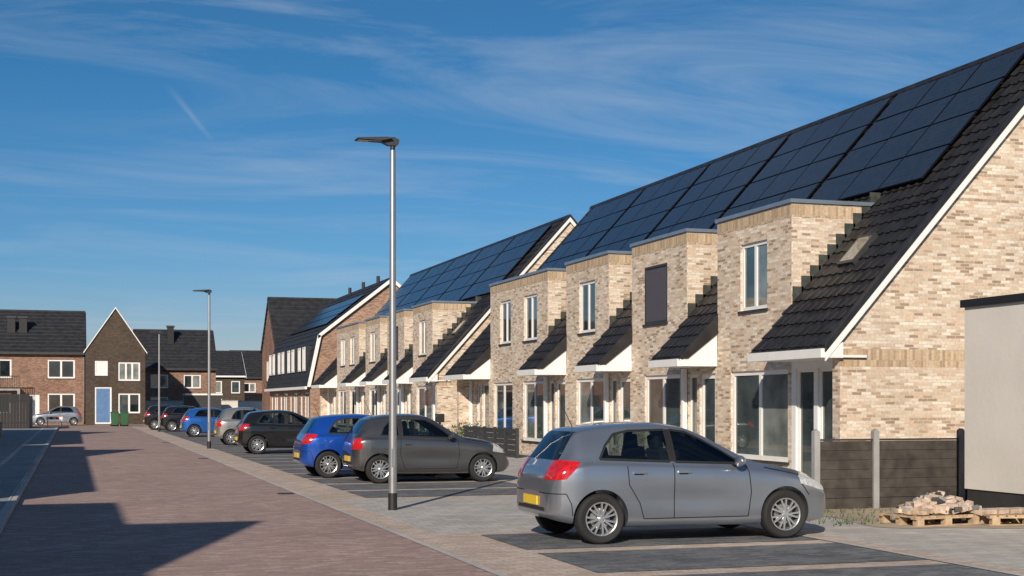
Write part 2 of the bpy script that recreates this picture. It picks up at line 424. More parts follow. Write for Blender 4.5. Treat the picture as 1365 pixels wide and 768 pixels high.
# ------------------------------------------------------------------ generic gable houses
def house(name,x0,x1,y0,y1,eave,ridge,axis,wall,roof='tilegrey',front=(),left=(),verge='white',chim=()):
    e=empty(name); w=B(); r=B()
    o=.3
    plf=Plane(w,'Y',y0); pll=Plane(w,'X',x0)
    plf.wall(x0,x1,0,eave,[f[:4] for f in front],wall)
    for f in front:
        plf.window(*f[:4],n=f[4],fw=.12,glass=f[5] if len(f)>5 else None)
    pll.wall(y0,y1,0,eave,[f[:4] for f in left],wall)
    for f in left: pll.window(*f[:4],n=f[4],fw=.12)
    w.quad((x1,y0,0),(x1,y1,0),(x1,y1,eave),(x1,y0,eave),wall); w.quad((x0,y1,0),(x1,y1,0),(x1,y1,eave),(x0,y1,eave),wall)
    if axis=='X':
        ym=(y0+y1)/2
        for x in (x0,x1): w.add([(x,y0,eave),(x,y1,eave),(x,ym,ridge)],[(0,1,2)],wall)
        for (ya,yb,za,zb) in ((y0-o,ym,eave-.15,ridge+.08),(y1+o,ym,eave-.15,ridge+.08)):
            nn=12
            for j in range(nn):
                f0=j/nn;f1=(j+1)/nn
                A=ya+(yb-ya)*f0;Bq=ya+(yb-ya)*f1;Z0=za+(zb-za)*f0;Z1=za+(zb-za)*f1
                r.quad((x0-.15,A,Z0+.05),(x1+.15,A,Z0+.05),(x1+.15,Bq,Z1),(x0-.15,Bq,Z1),roof)
                r.quad((x0-.15,A,Z0-.01),(x1+.15,A,Z0-.01),(x1+.15,A,Z0+.05),(x0-.15,A,Z0+.05),roof)
        r.box(x0-.15,x1+.15,ym-.1,ym+.1,ridge+.03,ridge+.16,roof)
        w.box(x0-.1,x1+.1,y0-o-.12,y0-o,eave-.3,eave-.12,'anth' if verge!='white' else 'white')
        for x in (x0-.2,x1+.15):
            w.prism([(x,y0-o,eave-.4),(x,ym,ridge-.17),(x,ym,ridge+.05),(x,y0-o,eave-.15)],(.05,0,0),verge)
    else:
        xm=(x0+x1)/2
        for y in (y0,y1): w.add([(x0,y,eave),(x1,y,eave),(xm,y,ridge)],[(0,1,2)],wall)
        for sx in (0,1):
            xa=(x0-.15) if sx==0 else (x1+.15); za=eave-.12
            r.quad((xa,y0-.12,za),(xa,y1,za),(xm,y1,ridge+.1),(xm,y0-.12,ridge+.1),roof)
            r.quad((xa,y0-.12,za-.12),(xa,y0-.12,za),(xm,y0-.12,ridge+.1),(xm,y0-.12,ridge-.02),verge)
    for c in chim:
        w.box(c[0]-.3,c[0]+.3,c[1]-.3,c[1]+.3,ridge-2.6,ridge+c[2],'black')
        w.box(c[0]-.38,c[0]+.38,c[1]-.38,c[1]+.38,ridge+c[2],ridge+c[2]+.15,'anth')
    w.finish("walls",e); r.finish("roof",e,recalc=False)
    return e
house("brown_brick_house",-22,.9,117,127,5.9,9.3,'X','brown',
      front=[(-1.9,.2,3.7,5.2,2),(-1.9,.2,.9,2.5,2),(-3.3,-2.5,.05,2.4,1,'white'),(-6.5,-4.6,3.7,5.2,2),(-6.5,-4.6,.9,2.5,2),(-11,-9,3.7,5.2,2),(-11,-9,.9,2.5,2)],
      verge='anth',chim=[(-4.7,119.4,-.7),(-3.8,119.4,-.7)])
house("dark_gable_house",1.0,5.6,115.3,127,5.9,9.3,'Y','dark',
      front=[(1.7,2.7,3.9,5.1,1,'white'),(3.5,5.2,3.5,5.0,3,'g3'),(3.5,5.2,.9,2.5,2),(1.7,3.0,.05,3.0,1,'bluedoor')],verge='white')
house("end_terrace_house",5.75,13.0,134,143,5.1,8.7,'X','brown',
      front=[(7.0,8.6,3.1,4.4,2),(7,8.6,.8,2.3,2),(10,11.6,3.1,4.4,2),(10,11.6,.8,2.3,2)],verge='anth',chim=[(9,137,.3)])
house("distant_house",13.5,18.5,158,167,4.9,7.6,'X','dark',front=[(14.5,16,2.8,4.2,2),(14.5,16,.8,2.2,2),(17,18,2.8,4.2,1)],verge='white')
house("distant_house",19.0,26.0,172,182,5.0,8.2,'X','brown',front=[(20,21.5,3,4.2,2),(23,24.5,3,4.2,2)],verge='anth')
house("dark_side_house",15.3,26,109,118,6.0,10.2,'X','brown',verge='anth',left=[(110.5,112,3.5,5.2,2),(114,115.5,3.5,5.2,2),(110.5,112,.8,2.4,2)])
bal=B(); bal.box(-9,-3.9,115.2,117,2.7,2.85,'conc'); 
for i in range(40): bal.box(-9+i*.13,-8.97+i*.13,115.2,115.24,2.85,3.8,'black')
bal.box(-9,-3.9,115.18,115.26,3.8,3.86,'black'); bal.box(-9,-8.8,115.2,115.4,0,2.7,'conc'); bal.box(-4.1,-3.9,115.2,115.4,0,2.7,'conc')
bal.finish("balcony")
for sc,(x0,x1,y) in enumerate(((6.2,14.5,129.0),(15,22,150.0))):
    wl=B(); wl.box(x0,x1,y,y+.15,0,1.9,'cream'); wl.box(x0-.03,x1+.03,y-.03,y+.18,1.9,1.98,'conc'); wl.finish("garden_wall")
sh=B(); sh.box(9.5,12.5,124,127,0,2.4,'anth'); sh.box(9.4,12.6,123.9,127.1,2.4,2.55,'white'); sh.finish("garden_shed")

# ------------------------------------------------------------------ houses on the left side
def left_block(y0,y1,zp,spike):
    e=empty("brick_row_house"); w=B(); pl=Plane(w,'X',-6.0,-1)
    holes=[]
    y=y0+1
    while y<y1-3.5:
        holes+=[(y,y+1.8,.8,2.4),(y+2.4,y+3.3,.05,2.4),(y,y+1.4,3.4,4.9)]; y+=5.0
    pl.wall(y0,y1,0,zp,holes,'tan')
    for h in holes: pl.window(*h,n=1 if h[2]<.1 else 2)
    w.quad((-15,y0,0),(-6,y0,0),(-6,y0,zp),(-15,y0,zp),'tan'); w.quad((-15,y1,0),(-6,y1,0),(-6,y1,zp),(-15,y1,zp),'tan')
    w.quad((-15,y0,0),(-15,y1,0),(-15,y1,zp),(-15,y0,zp),'tan')
    w.box(-15.05,-5.95,y0-.05,y1+.05,zp,zp+.12,'zinc')
    sy,sz,hw=spike
    w.prism([(-6.0,sy-hw,zp+.12),(-6.0,sy+hw,zp+.12),(-6.0,sy,sz)],(-7,0,0),'tan')
    w.finish("walls",e)
left_block(-14,13.4,5.85,(5.5,7.75,2.6))
left_block(17.3,46.5,5.6,(38.5,7.7,2.8))
left_block(50.5,79,5.6,(71,7.7,2.8))

# ------------------------------------------------------------------ white garage, fence, pallets
g=B()
g.box(13.5,19.0,9.0,18.8,.38,3.25,'cream'); g.box(13.53,18.97,9.03,18.77,0,.38,'anth'); g.box(13.45,19.05,8.95,18.85,3.25,3.37,'black')
g.finish("rendered_garage")
f=B()
for x in (11.5,12.6,14.25): f.box(x-.05,x+.05,19.9,20.0,0,1.27,'conc'); f.prism([(x-.05,19.9,1.27),(x+.05,19.9,1.27),(x,19.9,1.31)],(0,.1,0),'conc')
for xa,xb in ((11.56,12.54),(12.66,14.19)):
    f.box(xa,xb,19.925,19.975,.0,.18,'fence')
    for i in range(6): f.box(xa,xb,19.93,19.97,.188+i*.155,.188+i*.155+.150,'fence')
    f.box(xa,xb,19.945,19.955,.1,1.11,'black') if False else None
    f.box(xa+.01,xb-.01,19.972,19.985,.02,1.11,'fence')
    f.box(xa,xb,19.92,19.98,1.12,1.15,'anth')
f.box(14.31,15.4,19.93,19.99,0,1.15,'black')
f.finish("panel_fence")
def pallet(b,cx,cy,rot):
    R=Matrix.Rotation(rot,3,'Z')
    def bx(x,y,z,hx,hy,hz,k='wood'): b.obox(Vector((cx,cy,z))+R@Vector((x,y,0)),R@Vector((hx,0,0)),R@Vector((0,hy,0)),(0,0,hz),k)
    for y in (-.36,0,.36):
        for x in (-.5,0,.5): bx(x,y,.06,.06,.05,.045)
        bx(0,y,.116,.6,.05,.01); bx(0,y,.01,.6,.05,.008)
    for i in range(9): bx(-.54+i*.135,0,.137,.05,.4,.01)
pb=B(); pallet(pb,11.75,17.2,.12); pallet(pb,13.0,16.9,-.18)
pb.finish("wooden_pallet")
rb=B()
for i in range(230):
    px=random.gauss(11.9,.26); py=random.gauss(17.2,.16)
    if abs(px-11.9)>.62 or abs(py-17.2)>.36: continue
    top=max(0,1-abs(px-11.9)/.6)*max(.2,1-abs(py-17.2)/.45)
    z=.185+random.random()*top*.30
    R=Matrix.Rotation(random.uniform(-1.5,1.5),3,'Z')@Matrix.Rotation(random.gauss(0,.25),3,'X')@Matrix.Rotation(random.gauss(0,.2),3,'Y')
    q=random.uniform(.6,1.1)
    rb.obox((px,py,z),R@Vector((.105*q,0,0)),R@Vector((0,.05,0)),R@Vector((0,0,.03)),random.choice(['rubble','tan_s','conc','anth','rubble','rubble']))
for i in range(14):
    rb.obox((12.5+i%5*.22,16.85+(i//5)*.12,.18),(.1,random.uniform(-.03,.03),0),(0,.05,0),(0,0,.03),'rubble')
rb.finish("brick_pile")

f2=B()
for i in range(6): f2.box(13.2,13.3,41.2+i*1.2,41.28+i*1.2,0,.95,'anth')
for i in range(5):
    for j in range(5): f2.box(13.22,13.27,41.3+i*1.2,42.38+i*1.2,.08+j*.17,.08+j*.17+.155,'anth')
f2.finish("garden_fence")
def shrub(name,c,r,n,sz=.05):
    b=B()
    for i in range(n):
        d=Vector((random.gauss(0,1),random.gauss(0,1),random.gauss(0,1))).normalized()*(random.random()**.4)
        p=Vector(c)+Vector((d.x*r[0],d.y*r[1],d.z*r[2]))*(1+.25*math.sin(d.x*7+d.y*5))
        a=Vector((random.gauss(0,1),random.gauss(0,1),random.gauss(0,1))).normalized(); q=a.orthogonal().normalized()
        s=sz*random.uniform(.6,1.4); b.quad(p-a*s,p+q*s*.5,p+a*s,p-q*s*.5,'leaf')
    b.box(c[0]-.02,c[0]+.02,c[1]-.02,c[1]+.02,0,c[2],'wood')
    return b.finish(name,recalc=False)
shrub("garden_shrub",(13.7,48.3,.55),(.6,1.6,.5),1300)
shrub("garden_shrub",(13.6,53.6,.5),(.5,.9,.5),600)
shrub("garden_shrub",(13.9,64,.5),(.5,1.2,.5),600)
for (x,y) in ((13.3,51.0),):
    b=B(); b.box(x-.04,x+.04,y-.04,y+.04,0,1.0,'anth'); b.box(x-.14,x+.14,y-.18,y+.18,1.0,1.32,'black'); b.box(x-.15,x-.14,y-.14,y+.14,1.22,1.25,'galv'); b.finish("mailbox",bevel=.01)
lf=B()
for i in range(28): lf.box(-8+i*.19,-7.82+i*.19,95,95.04,0,2.3,'black')
lf.box(-8,-2.7,95.04,95.1,.4,.5,'black'); lf.box(-8,-2.7,95.04,95.1,1.8,1.9,'black'); lf.box(-2.75,-2.65,94.97,95.12,0,2.4,'black')
lf.box(-2.72,-2.68,95.1,104,0,2.2,'black')
lf.finish("timber_fence")
bs=B()
for k in range(5):
    for j in range(4):
        for i in range(3): bs.box(-3.9+i*.22+random.uniform(-.01,.01),-3.69+i*.22,71+j*.24,71.22+j*.24,.12+k*.14,.25+k*.14,'rubble')
bs.finish("brick_stack")
def wbin(x,y):
    b=B(); b.prism([(x-.24,y-.3,.08),(x+.24,y-.3,.08),(x+.29,y-.33,1.0),(x-.29,y-.33,1.0)],(0,.62,0),'green')
    b.box(x-.31,x+.31,y-.37,y+.33,1.0,1.07,'green'); b.cyl((x-.3,y+.25,.1),.1,.1,.6,'black',axis=(1,0,0)); b.finish("wheelie_bin",bevel=.02)
wbin(3.0,107); wbin(3.7,107.1)
rbx=B()
for i in range(5): rbx.box(-1.75+i*.22,-1.53+i*.22,103.5,103.54,.55,.75,'redp' if i%2 else 'white')
rbx.box(-1.7,-1.63,103.55,103.6,0,.55,'white'); rbx.box(-.75,-.68,103.55,103.6,0,.55,'white'); rbx.finish("road_barrier")

# ------------------------------------------------------------------ street lamps
def lamp(x,y):
    e=empty("street_lamp",(x,y,0))
    b=B(); b.cyl((0,0,0),.075,.072,.28,'black',24); b.cyl((0,0,.28),.068,.066,1.0,'galv',24); b.cyl((0,0,1.28),.062,.045,4.55,'galv',24)
    b.cyl((0,0,5.83),.04,.04,.14,'black',16); b.box(-.03,.03,-.069,-.06,.7,1.0,'galv')
    b.finish("pole",e,smooth=40)
    h=B()
    h.prism([(.09,-.05,5.93),(.10,-.05,6.0),(.02,-.05,6.04),(-.60,-.05,5.99),(-.62,-.05,5.965),(-.18,-.05,5.945),(-.08,-.05,5.90),(.06,-.05,5.90)],(0,.10,0),'anth')
    h.prism([(-.02,-.12,6.005),(-.10,-.12,6.028),(-.60,-.12,5.99),(-.61,-.12,5.968),(-.2,-.12,5.962)],(0,.24,0),'anth')
    h.box(-.58,-.2,-.09,.09,5.955,5.961,'cream')
    h.finish("lamp_head",e,bevel=.008)
for x,y in ((4.95,22.0),(4.95,53.6),(4.95,85.3)): lamp(x,y)

# ------------------------------------------------------------------ ground
def sheet(name,x0,x1,y0,y1,z,k):
    b=B(); b.quad((x0,y0,z),(x1,y0,z),(x1,y1,z),(x0,y1,z),k); return b.finish(name)
sheet("ground",-600,600,-300,1200,0,'earth')
sheet("road",-.9,4.15,-20,112,.004,'road')
sheet("cross_road",-40,60,104,114.2,.008,'road')
b=B(); b.quad((9.4,-20,.004),(13.1,-20,.004),(13.1,103,.004),(9.4,103,.004),'pave')
b.quad((4.55,17.8,.004),(9.4,17.8,.004),(9.4,24.5,.004),(4.55,24.5,.004),'pave')
b.quad((13.1,22.5,.004),(14.8,22.5,.004),(14.8,103,.004),(13.1,103,.004),'pave')
b.finish("pavement")
b=B(); b.quad((4.15,-20,.005),(4.55,-20,.005),(4.55,104,.005),(4.15,104,.005),'band')
b.quad((4.55,-20,.004),(9.4,-20,.004),(9.4,17.8,.004),(4.55,17.8,.004),'band')
b.quad((4.55,24.5,.004),(9.4,24.5,.004),(9.4,103,.004),(4.55,103,.004),'band')
b.finish("paved_strip")
b=B()
yy=17.45
while yy>-18:
    b.quad((5.1,yy-1.93,.010),(9.0,yy-1.93,.010),(9.0,yy,.010),(5.1,yy,.010),'bay'); yy-=2.33
yy=24.9
while yy<100:
    b.quad((5.1,yy,.010),(9.0,yy,.010),(9.0,yy+1.93,.010),(5.1,yy+1.93,.010),'bay'); yy+=2.33
b.finish("parking_bays")
b=B(); b.box(-1.05,-.9,-20,103,-.05,.09,'kerb'); b.finish("kerb",bevel=.015)
b=B(); b.box(-6.0,-1.05,-20,103,-.05,.08,'pave2'); b.finish("left_pavement")
b=B(); b.box(-1.9,-1.75,-20,103,.0,.084,'kerb'); b.finish("pavement_edging")
b=B(); b.quad((4.06,-20,.012),(4.15,-20,.012),(4.15,104,.012),(4.06,104,.012),'kerb'); b.quad((9.02,-20,.013),(9.12,-20,.013),(9.12,103,.013),(9.02,103,.013),'kerb'); b.finish("flush_kerb")
for (x,y) in ((3.88,26.5),(3.88,44.0),(3.88,62.0)):
    b=B(); b.box(x-.15,x+.15,y-.2,y+.2,.0,.012,'iron')
    for i in range(6): b.box(x-.12,x+.12,y-.17+i*.06,y-.14+i*.06,.012,.016,'black')
    b.finish("drain_grate")
b=B()
for i in range(700):
    x=random.choice([random.gauss(13.2,.25),random.gauss(10.6,.7),random.gauss(11.9,1.0)]); y=random.uniform(17.2,20)
    if x<9.9: continue
    h=random.uniform(.03,.11); a=random.uniform(0,6.28); dx=.012*math.cos(a); dy=.012*math.sin(a)
    b.add([(x-dx,y-dy,0),(x+dx,y+dy,0),(x+random.gauss(0,.03),y+random.gauss(0,.03),h)],[(0,1,2)],'leaf')
b.finish("grass_tufts",recalc=False)
b=B(); ring=[]
for i in range(60):
    a=2*math.pi*i/60; k_=1+.10*math.sin(3*a+1)+.06*math.sin(7*a)+random.uniform(-.025,.025)
    cx,cy=math.cos(a),math.sin(a); q=max(abs(cx),abs(cy))**.55
    ring.append((12.7+2.1*cx/q*k_,19.1+2.7*cy/q*k_,.009))
b.add(ring,[tuple(range(60))],'earth'); b.finish("sand_patch")

# ------------------------------------------------------------------ cars
def tbl(t):
    xs=[p[0] for p in t]; ys=[p[1] for p in t]; n=len(xs)
    d=[(ys[i+1]-ys[i])/(xs[i+1]-xs[i]) for i in range(n-1)]
    m=[d[0]]+[0 if d[i-1]*d[i]<=0 else 2*d[i-1]*d[i]/(d[i-1]+d[i]) for i in range(1,n-1)]+[d[-1]]
    def f(x):
        if x<=xs[0]: return ys[0]
        if x>=xs[-1]: return ys[-1]
        for i in range(n-1):
            if x<=xs[i+1]: break
        h=xs[i+1]-xs[i]; t_=(x-xs[i])/h
        return (2*t_**3-3*t_**2+1)*ys[i]+(t_**3-2*t_**2+t_)*h*m[i]+(-2*t_**3+3*t_**2)*ys[i+1]+(t_**3-t_**2)*h*m[i+1]
    return f
HATCH=dict(wb=2.51,wr=.31,
 top=[(-.62,.58),(-.61,.78),(-.57,.90),(-.50,1.0),(-.36,1.21),(-.24,1.37),(-.16,1.41),(.3,1.465),(.75,1.485),(1.15,1.455),(1.4,1.38),(1.8,1.18),(2.2,.99),(2.4,.945),(2.8,.87),(3.08,.76),(3.24,.64),(3.31,.50)],
 belt=[(-.62,.50),(-.60,.72),(-.54,.86),(-.45,.94),(0,.985),(1,.95),(2.2,.88),(2.8,.78),(3.1,.66),(3.31,.42)],
 w=[(-.62,.60),(-.58,.70),(-.48,.79),(-.2,.85),(.5,.862),(2.2,.862),(2.7,.85),(2.95,.79),(3.15,.70),(3.25,.57),(3.31,.44)],
 wt=[(-.62,.48),(-.5,.58),(-.24,.52),(.5,.555),(1.3,.54),(2.2,.66),(2.8,.62),(3.31,.35)],
 bot=[(-.62,.34),(-.45,.27),(0,.2),(2.5,.18),(3.1,.2),(3.31,.3)],
 side=[[(.0,1.04),(.10,1.20),(.24,1.34),(.44,1.38),(.93,1.39),(.93,1.00)],
       [(1.0,.995),(1.0,1.39),(1.22,1.36),(1.42,1.27),(1.68,1.125),(1.92,.965)]],
 black=[[(.935,1.0),(.935,1.395),(.995,1.395),(.995,1.0)]],
 ws=([(-.62,1.01),(.62,1.01),(.50,1.405),(-.50,1.405)],1.25,2.3), rg=([(-.57,1.02),(.57,1.02),(.47,1.37),(-.47,1.37)],-.7,-.1),
 tail=[(-.66,.78),(-.66,.90),(-.47,1.03),(-.25,1.01),(-.30,.95),(-.44,.80)], head=[(2.72,.70),(2.70,.80),(2.85,.84),(3.35,.64),(3.3,.58),(3.05,.61)],
 seams=[[(.965,.98),(.965,.30)],[(.34,.95),(.36,.72),(.50,.50),(.56,.30)],[(1.98,.95),(2.02,.6),(1.98,.30)],[(.56,.30),(1.98,.30)],[(-.44,.62),(-.38,.50),(-.36,.35)],[(2.25,.91),(2.72,.81)],[(-.64,.62),(-.44,.62)],[(2.72,.72),(2.86,.55)]],
 handles=[.50,1.10],hz=.87,seatx=(1.05,.25),mir=1.80,roofz=1.485)
MINI=dict(wb=2.30,wr=.30,
 top=[(-.56,.60),(-.555,.82),(-.53,.92),(-.46,1.05),(-.33,1.25),(-.2,1.38),(-.1,1.425),(.3,1.475),(.7,1.49),(1.0,1.465),(1.22,1.39),(1.5,1.22),(1.8,1.04),(1.95,.985),(2.3,.93),(2.65,.84),(2.85,.72),(2.95,.6),(3.0,.48)],
 belt=[(-.56,.50),(-.54,.75),(-.48,.90),(-.3,.96),(.3,.965),(1,.93),(1.9,.88),(2.4,.82),(2.75,.70),(3.0,.42)],
 w=[(-.56,.60),(-.52,.69),(-.4,.77),(-.1,.81),(.5,.815),(2.0,.815),(2.4,.80),(2.7,.74),(2.88,.64),(2.96,.54),(3.0,.44)],
 wt=[(-.56,.48),(-.4,.56),(-.2,.50),(.5,.53),(1.2,.52),(1.95,.62),(2.5,.58),(3.0,.34)],
 bot=[(-.56,.34),(-.4,.27),(0,.2),(2.3,.18),(2.8,.2),(3.0,.3)],
 side=[[(.02,1.03),(.10,1.2),(.24,1.34),(.42,1.375),(.42,1.0)],[(.50,1.0),(.50,1.38),(1.02,1.36),(1.2,1.27),(1.42,1.12),(1.62,.965)]],
 black=[[(.425,1.0),(.425,1.38),(.495,1.38),(.495,1.0)]],
 ws=([(-.60,1.01),(.60,1.01),(.48,1.41),(-.48,1.41)],1.05,2.0), rg=([(-.50,1.06),(.50,1.06),(.43,1.36),(-.43,1.36)],-.6,-.1),
 tail=[(-.58,.72),(-.58,.95),(-.40,.98),(-.38,.74)], head=[(2.52,.66),(2.55,.82),(2.72,.84),(2.98,.66),(2.9,.60)],
 seams=[[(.46,1.0),(.44,.6),(.55,.30)],[(1.72,.95),(1.76,.6),(1.70,.30)],[(.55,.30),(1.70,.30)],[(1.95,.93),(2.5,.84)]],
 handles=[.62],hz=.84,seatx=(.95,.2),mir=1.52,roofz=1.49)

tm0=bpy.data.materials.new("tmp0"); tm1=bpy.data.materials.new("tmp1")
def bmesh_to_mesh(vs,fs,idx,name="t"):
    me=bpy.data.meshes.new(name); me.from_pydata([tuple(v) for v in vs],[],fs)
    me.materials.append(tm0); me.materials.append(tm1)
    me.polygons.foreach_set("material_index",[idx]*len(fs))
    bm=bmesh.new(); bm.from_mesh(me); bmesh.ops.recalc_face_normals(bm,faces=bm.faces)
    if bm.calc_volume(signed=True)<0: bmesh.ops.reverse_faces(bm,faces=bm.faces)
    bm.to_mesh(me); bm.free()
    return me
def boolean(A,Bm,op):
    oa=bpy.data.objects.new("a",A); ob=bpy.data.objects.new("b",Bm); COL.objects.link(oa); COL.objects.link(ob)
    md=oa.modifiers.new("b",'BOOLEAN'); md.operation=op; md.solver='EXACT'; md.object=ob
    dg=bpy.context.evaluated_depsgraph_get(); dg.update()
    r=bpy.data.meshes.new_from_object(oa.evaluated_get(dg))
    bpy.data.objects.remove(oa); bpy.data.objects.remove(ob)
    return r
def drop(me,idx):
    bm=bmesh.new(); bm.from_mesh(me)
    bmesh.ops.delete(bm,geom=[f for f in bm.faces if f.material_index==idx],context='FACES'); bm.to_mesh(me); bm.free(); return me
def prisms(items):
    vs=[];fs=[]
    for poly,lo,hi,ax in items:
        n=len(poly);o=len(vs)
        for t in (lo,hi):
            for (a,b_) in poly: vs.append((a,t,b_) if ax=='y' else (t,a,b_))
        fs.append([o+i for i in range(n)][::-1]); fs.append([o+n+i for i in range(n)])
        for i in range(n): fs.append([o+i,o+(i+1)%n,o+n+(i+1)%n,o+n+i])
    return bmesh_to_mesh(vs,fs,1)
def both(poly,lo=.35,hi=1.1): return [(poly,lo,hi,'y'),(poly,-hi,-lo,'y')]
def strip(pl,w=.007):
    L_=[];R_=[]
    for i,p in enumerate(pl):
        a=pl[max(0,i-1)];b_=pl[min(len(pl)-1,i+1)]; dx,dz=b_[0]-a[0],b_[1]-a[1]; l=math.hypot(dx,dz); nx,nz=-dz/l,dx/l
        L_.append((p[0]+nx*w,p[1]+nz*w)); R_.append((p[0]-nx*w,p[1]-nz*w))
    return L_+R_[::-1]

def shell(T,off=0.):
    ft={k:tbl(T[k]) for k in ('top','belt','w','wt','bot')}
    x0=T['top'][0][0]; x1=T['top'][-1][0]
    xs=sorted({*[p[0] for k in ('top','w','belt') for p in T[k]],*[x0+(x1-x0)*i/60 for i in range(61)],
               x0+.004,x0+.015,x0+.03,x0+.05,x0+.075,x1-.01,x1-.025,x1-.045,x1-.07})
    o=[xs[0]]
    for x in xs[1:]:
        if x-o[-1]>.0035: o.append(x)
    xs=o
    rings=[]
    wb=T['wb']
    for x in xs:
        zt=ft['top'](x);zb=ft['belt'](x);w=ft['w'](x);wt=min(ft['wt'](x),w*.93);zo=ft['bot'](x)
        zb=min(zb,zt-.03); e_=min(.085,.45*(zt-zb)); zl=min(zo+.2,zb-.12) if zb-.12>zo+.05 else zo+.05
        fl=.012*(math.exp(-((x)/.40)**2)+math.exp(-((x-wb)/.40)**2)); dr=.016*math.exp(-((x-wb/2)/.62)**2)
        zm=zl*.45+zb*.55
        z5=min(zm+.04,(zm+zb-.05)/2); z6=max(zb-.05,z5+.01)
        P=[(0,zo),(w*.80,zo),(w*.955,zo+.05),(w*.985+fl-dr*.3,zl),(w*.992+fl*.8-dr,(zl+zm)/2),(w*1.0+fl*.4,z5),(w*.990,z6),(w*.952,zb+.002),
           (w*.925,zb+.03 if zt-zb>.15 else zb+.01),(wt+.035,zt-e_),(wt-.04,zt-e_*.36),(wt*.55,zt-e_*.08),(0,zt)]
        sub=[2,2,3,3,2,3,3,2,5,4,3,2]
        G=8
        pts=[]
        n=len(P)
        for i in range(n-1):
            p0=P[i-1] if i>0 else (-P[1][0],P[1][1]); p1=P[i];p2=P[i+1]; p3=P[i+2] if i+2<n else (-P[n-2][0],P[n-2][1])
            for s in range(sub[i]):
                t=s/sub[i]
                if i in (0,G): q=(p1[0]+(p2[0]-p1[0])*t+(.018*math.sin(math.pi*t) if i==G and zt-zb>.2 else 0),p1[1]+(p2[1]-p1[1])*t)
                else:
                    tt=.42
                    q=tuple((2*t**3-3*t*t+1)*p1[k]+(t**3-2*t*t+t)*tt*(p2[k]-p0[k])+(-2*t**3+3*t*t)*p2[k]+(t**3-t*t)*tt*(p3[k]-p1[k]) for k in (0,1))
                pts.append(q)
        pts.append(P[-1])
        ring=[(x,-y,z) for y,z in pts]+[(x,y,z) for y,z in pts[-2:0:-1]]
        rings.append(ring)
    m=len(rings[0]); vs=[v for r in rings for v in r]; fs=[]
    for i in range(len(rings)-1):
        for j in range(m): fs.append((i*m+j,i*m+(j+1)%m,(i+1)*m+(j+1)%m,(i+1)*m+j))
    for base in (0,(len(rings)-1)*m):
        h=m//2
        for j in range(h):
            a=base+j;b_=base+j+1;c=base+(m-j-1)%m;d=base+(m-j)%m
            if j==0: fs.append((a,b_,c))
            elif j==h-1: fs.append((a,b_,d))
            else: fs.append((a,b_,c,d))
    me=bmesh_to_mesh(vs,fs,0)
    me.polygons.foreach_set("use_smooth",[True]*len(me.polygons))
    if off:
        nn=[v.normal.copy() for v in me.vertices]
        for v,n_ in zip(me.vertices,nn): v.co=v.co+n_*off
    return me

def rbox(b,c,h,k,tilt=0):
    R=Matrix.Rotation(tilt,3,'Y'); b.obox(c,R@Vector((h[0],0,0)),(0,h[1],0),R@Vector((0,0,h[2])),k)

def carmats():
    m,nt,p=newmat("car_glass"); N=nt.nodes;L=nt.links
    out=[n for n in N if n.type=='OUTPUT_MATERIAL'][0]
    tr=N.new("ShaderNodeBsdfTransparent"); tr.inputs[0].default_value=(.38,.44,.43,1)
    gl=N.new("ShaderNodeBsdfGlossy"); gl.inputs["Roughness"].default_value=.02; gl.inputs[0].default_value=(.9,.95,1,1)
    fr=N.new("ShaderNodeFresnel"); fr.inputs[0].default_value=1.5
    ad=N.new("ShaderNodeMath"); ad.operation='ADD'; ad.inputs[1].default_value=.03; L.new(fr.outputs[0],ad.inputs[0])
    mx=N.new("ShaderNodeMixShader"); L.new(ad.outputs[0],mx.inputs[0]); L.new(tr.outputs[0],mx.inputs[1]); L.new(gl.outputs[0],mx.inputs[2])
    L.new(mx.outputs[0],out.inputs["Surface"]); N.remove(p)
    M['cglass']=m
    M['rubber']=simple("tyre_rubber",(.018,.018,.019),.8,noise=.2)
    M['rim']=simple("alloy_rim",(.60,.61,.62),.28,metal=.8,noise=.03)
    M['tail']=simple("tail_lamp",(.50,.012,.014),.12,coat=1,noise=.3,nscale=25)
    M['lamp']=simple("head_lamp",(.55,.58,.60),.1,coat=1,metal=.3,noise=.3,nscale=20)
    M['plate']=simple("number_plate",(.75,.52,.03),.5,noise=.05)
    M['seam']=simple("door_gap",(.008,.008,.009),.7)
    M['seat']=simple("seat_fabric",(.035,.035,.038),.9)
    M['chrome']=simple("chrome_trim",(.6,.6,.62),.15,metal=1,noise=.02)
carmats()

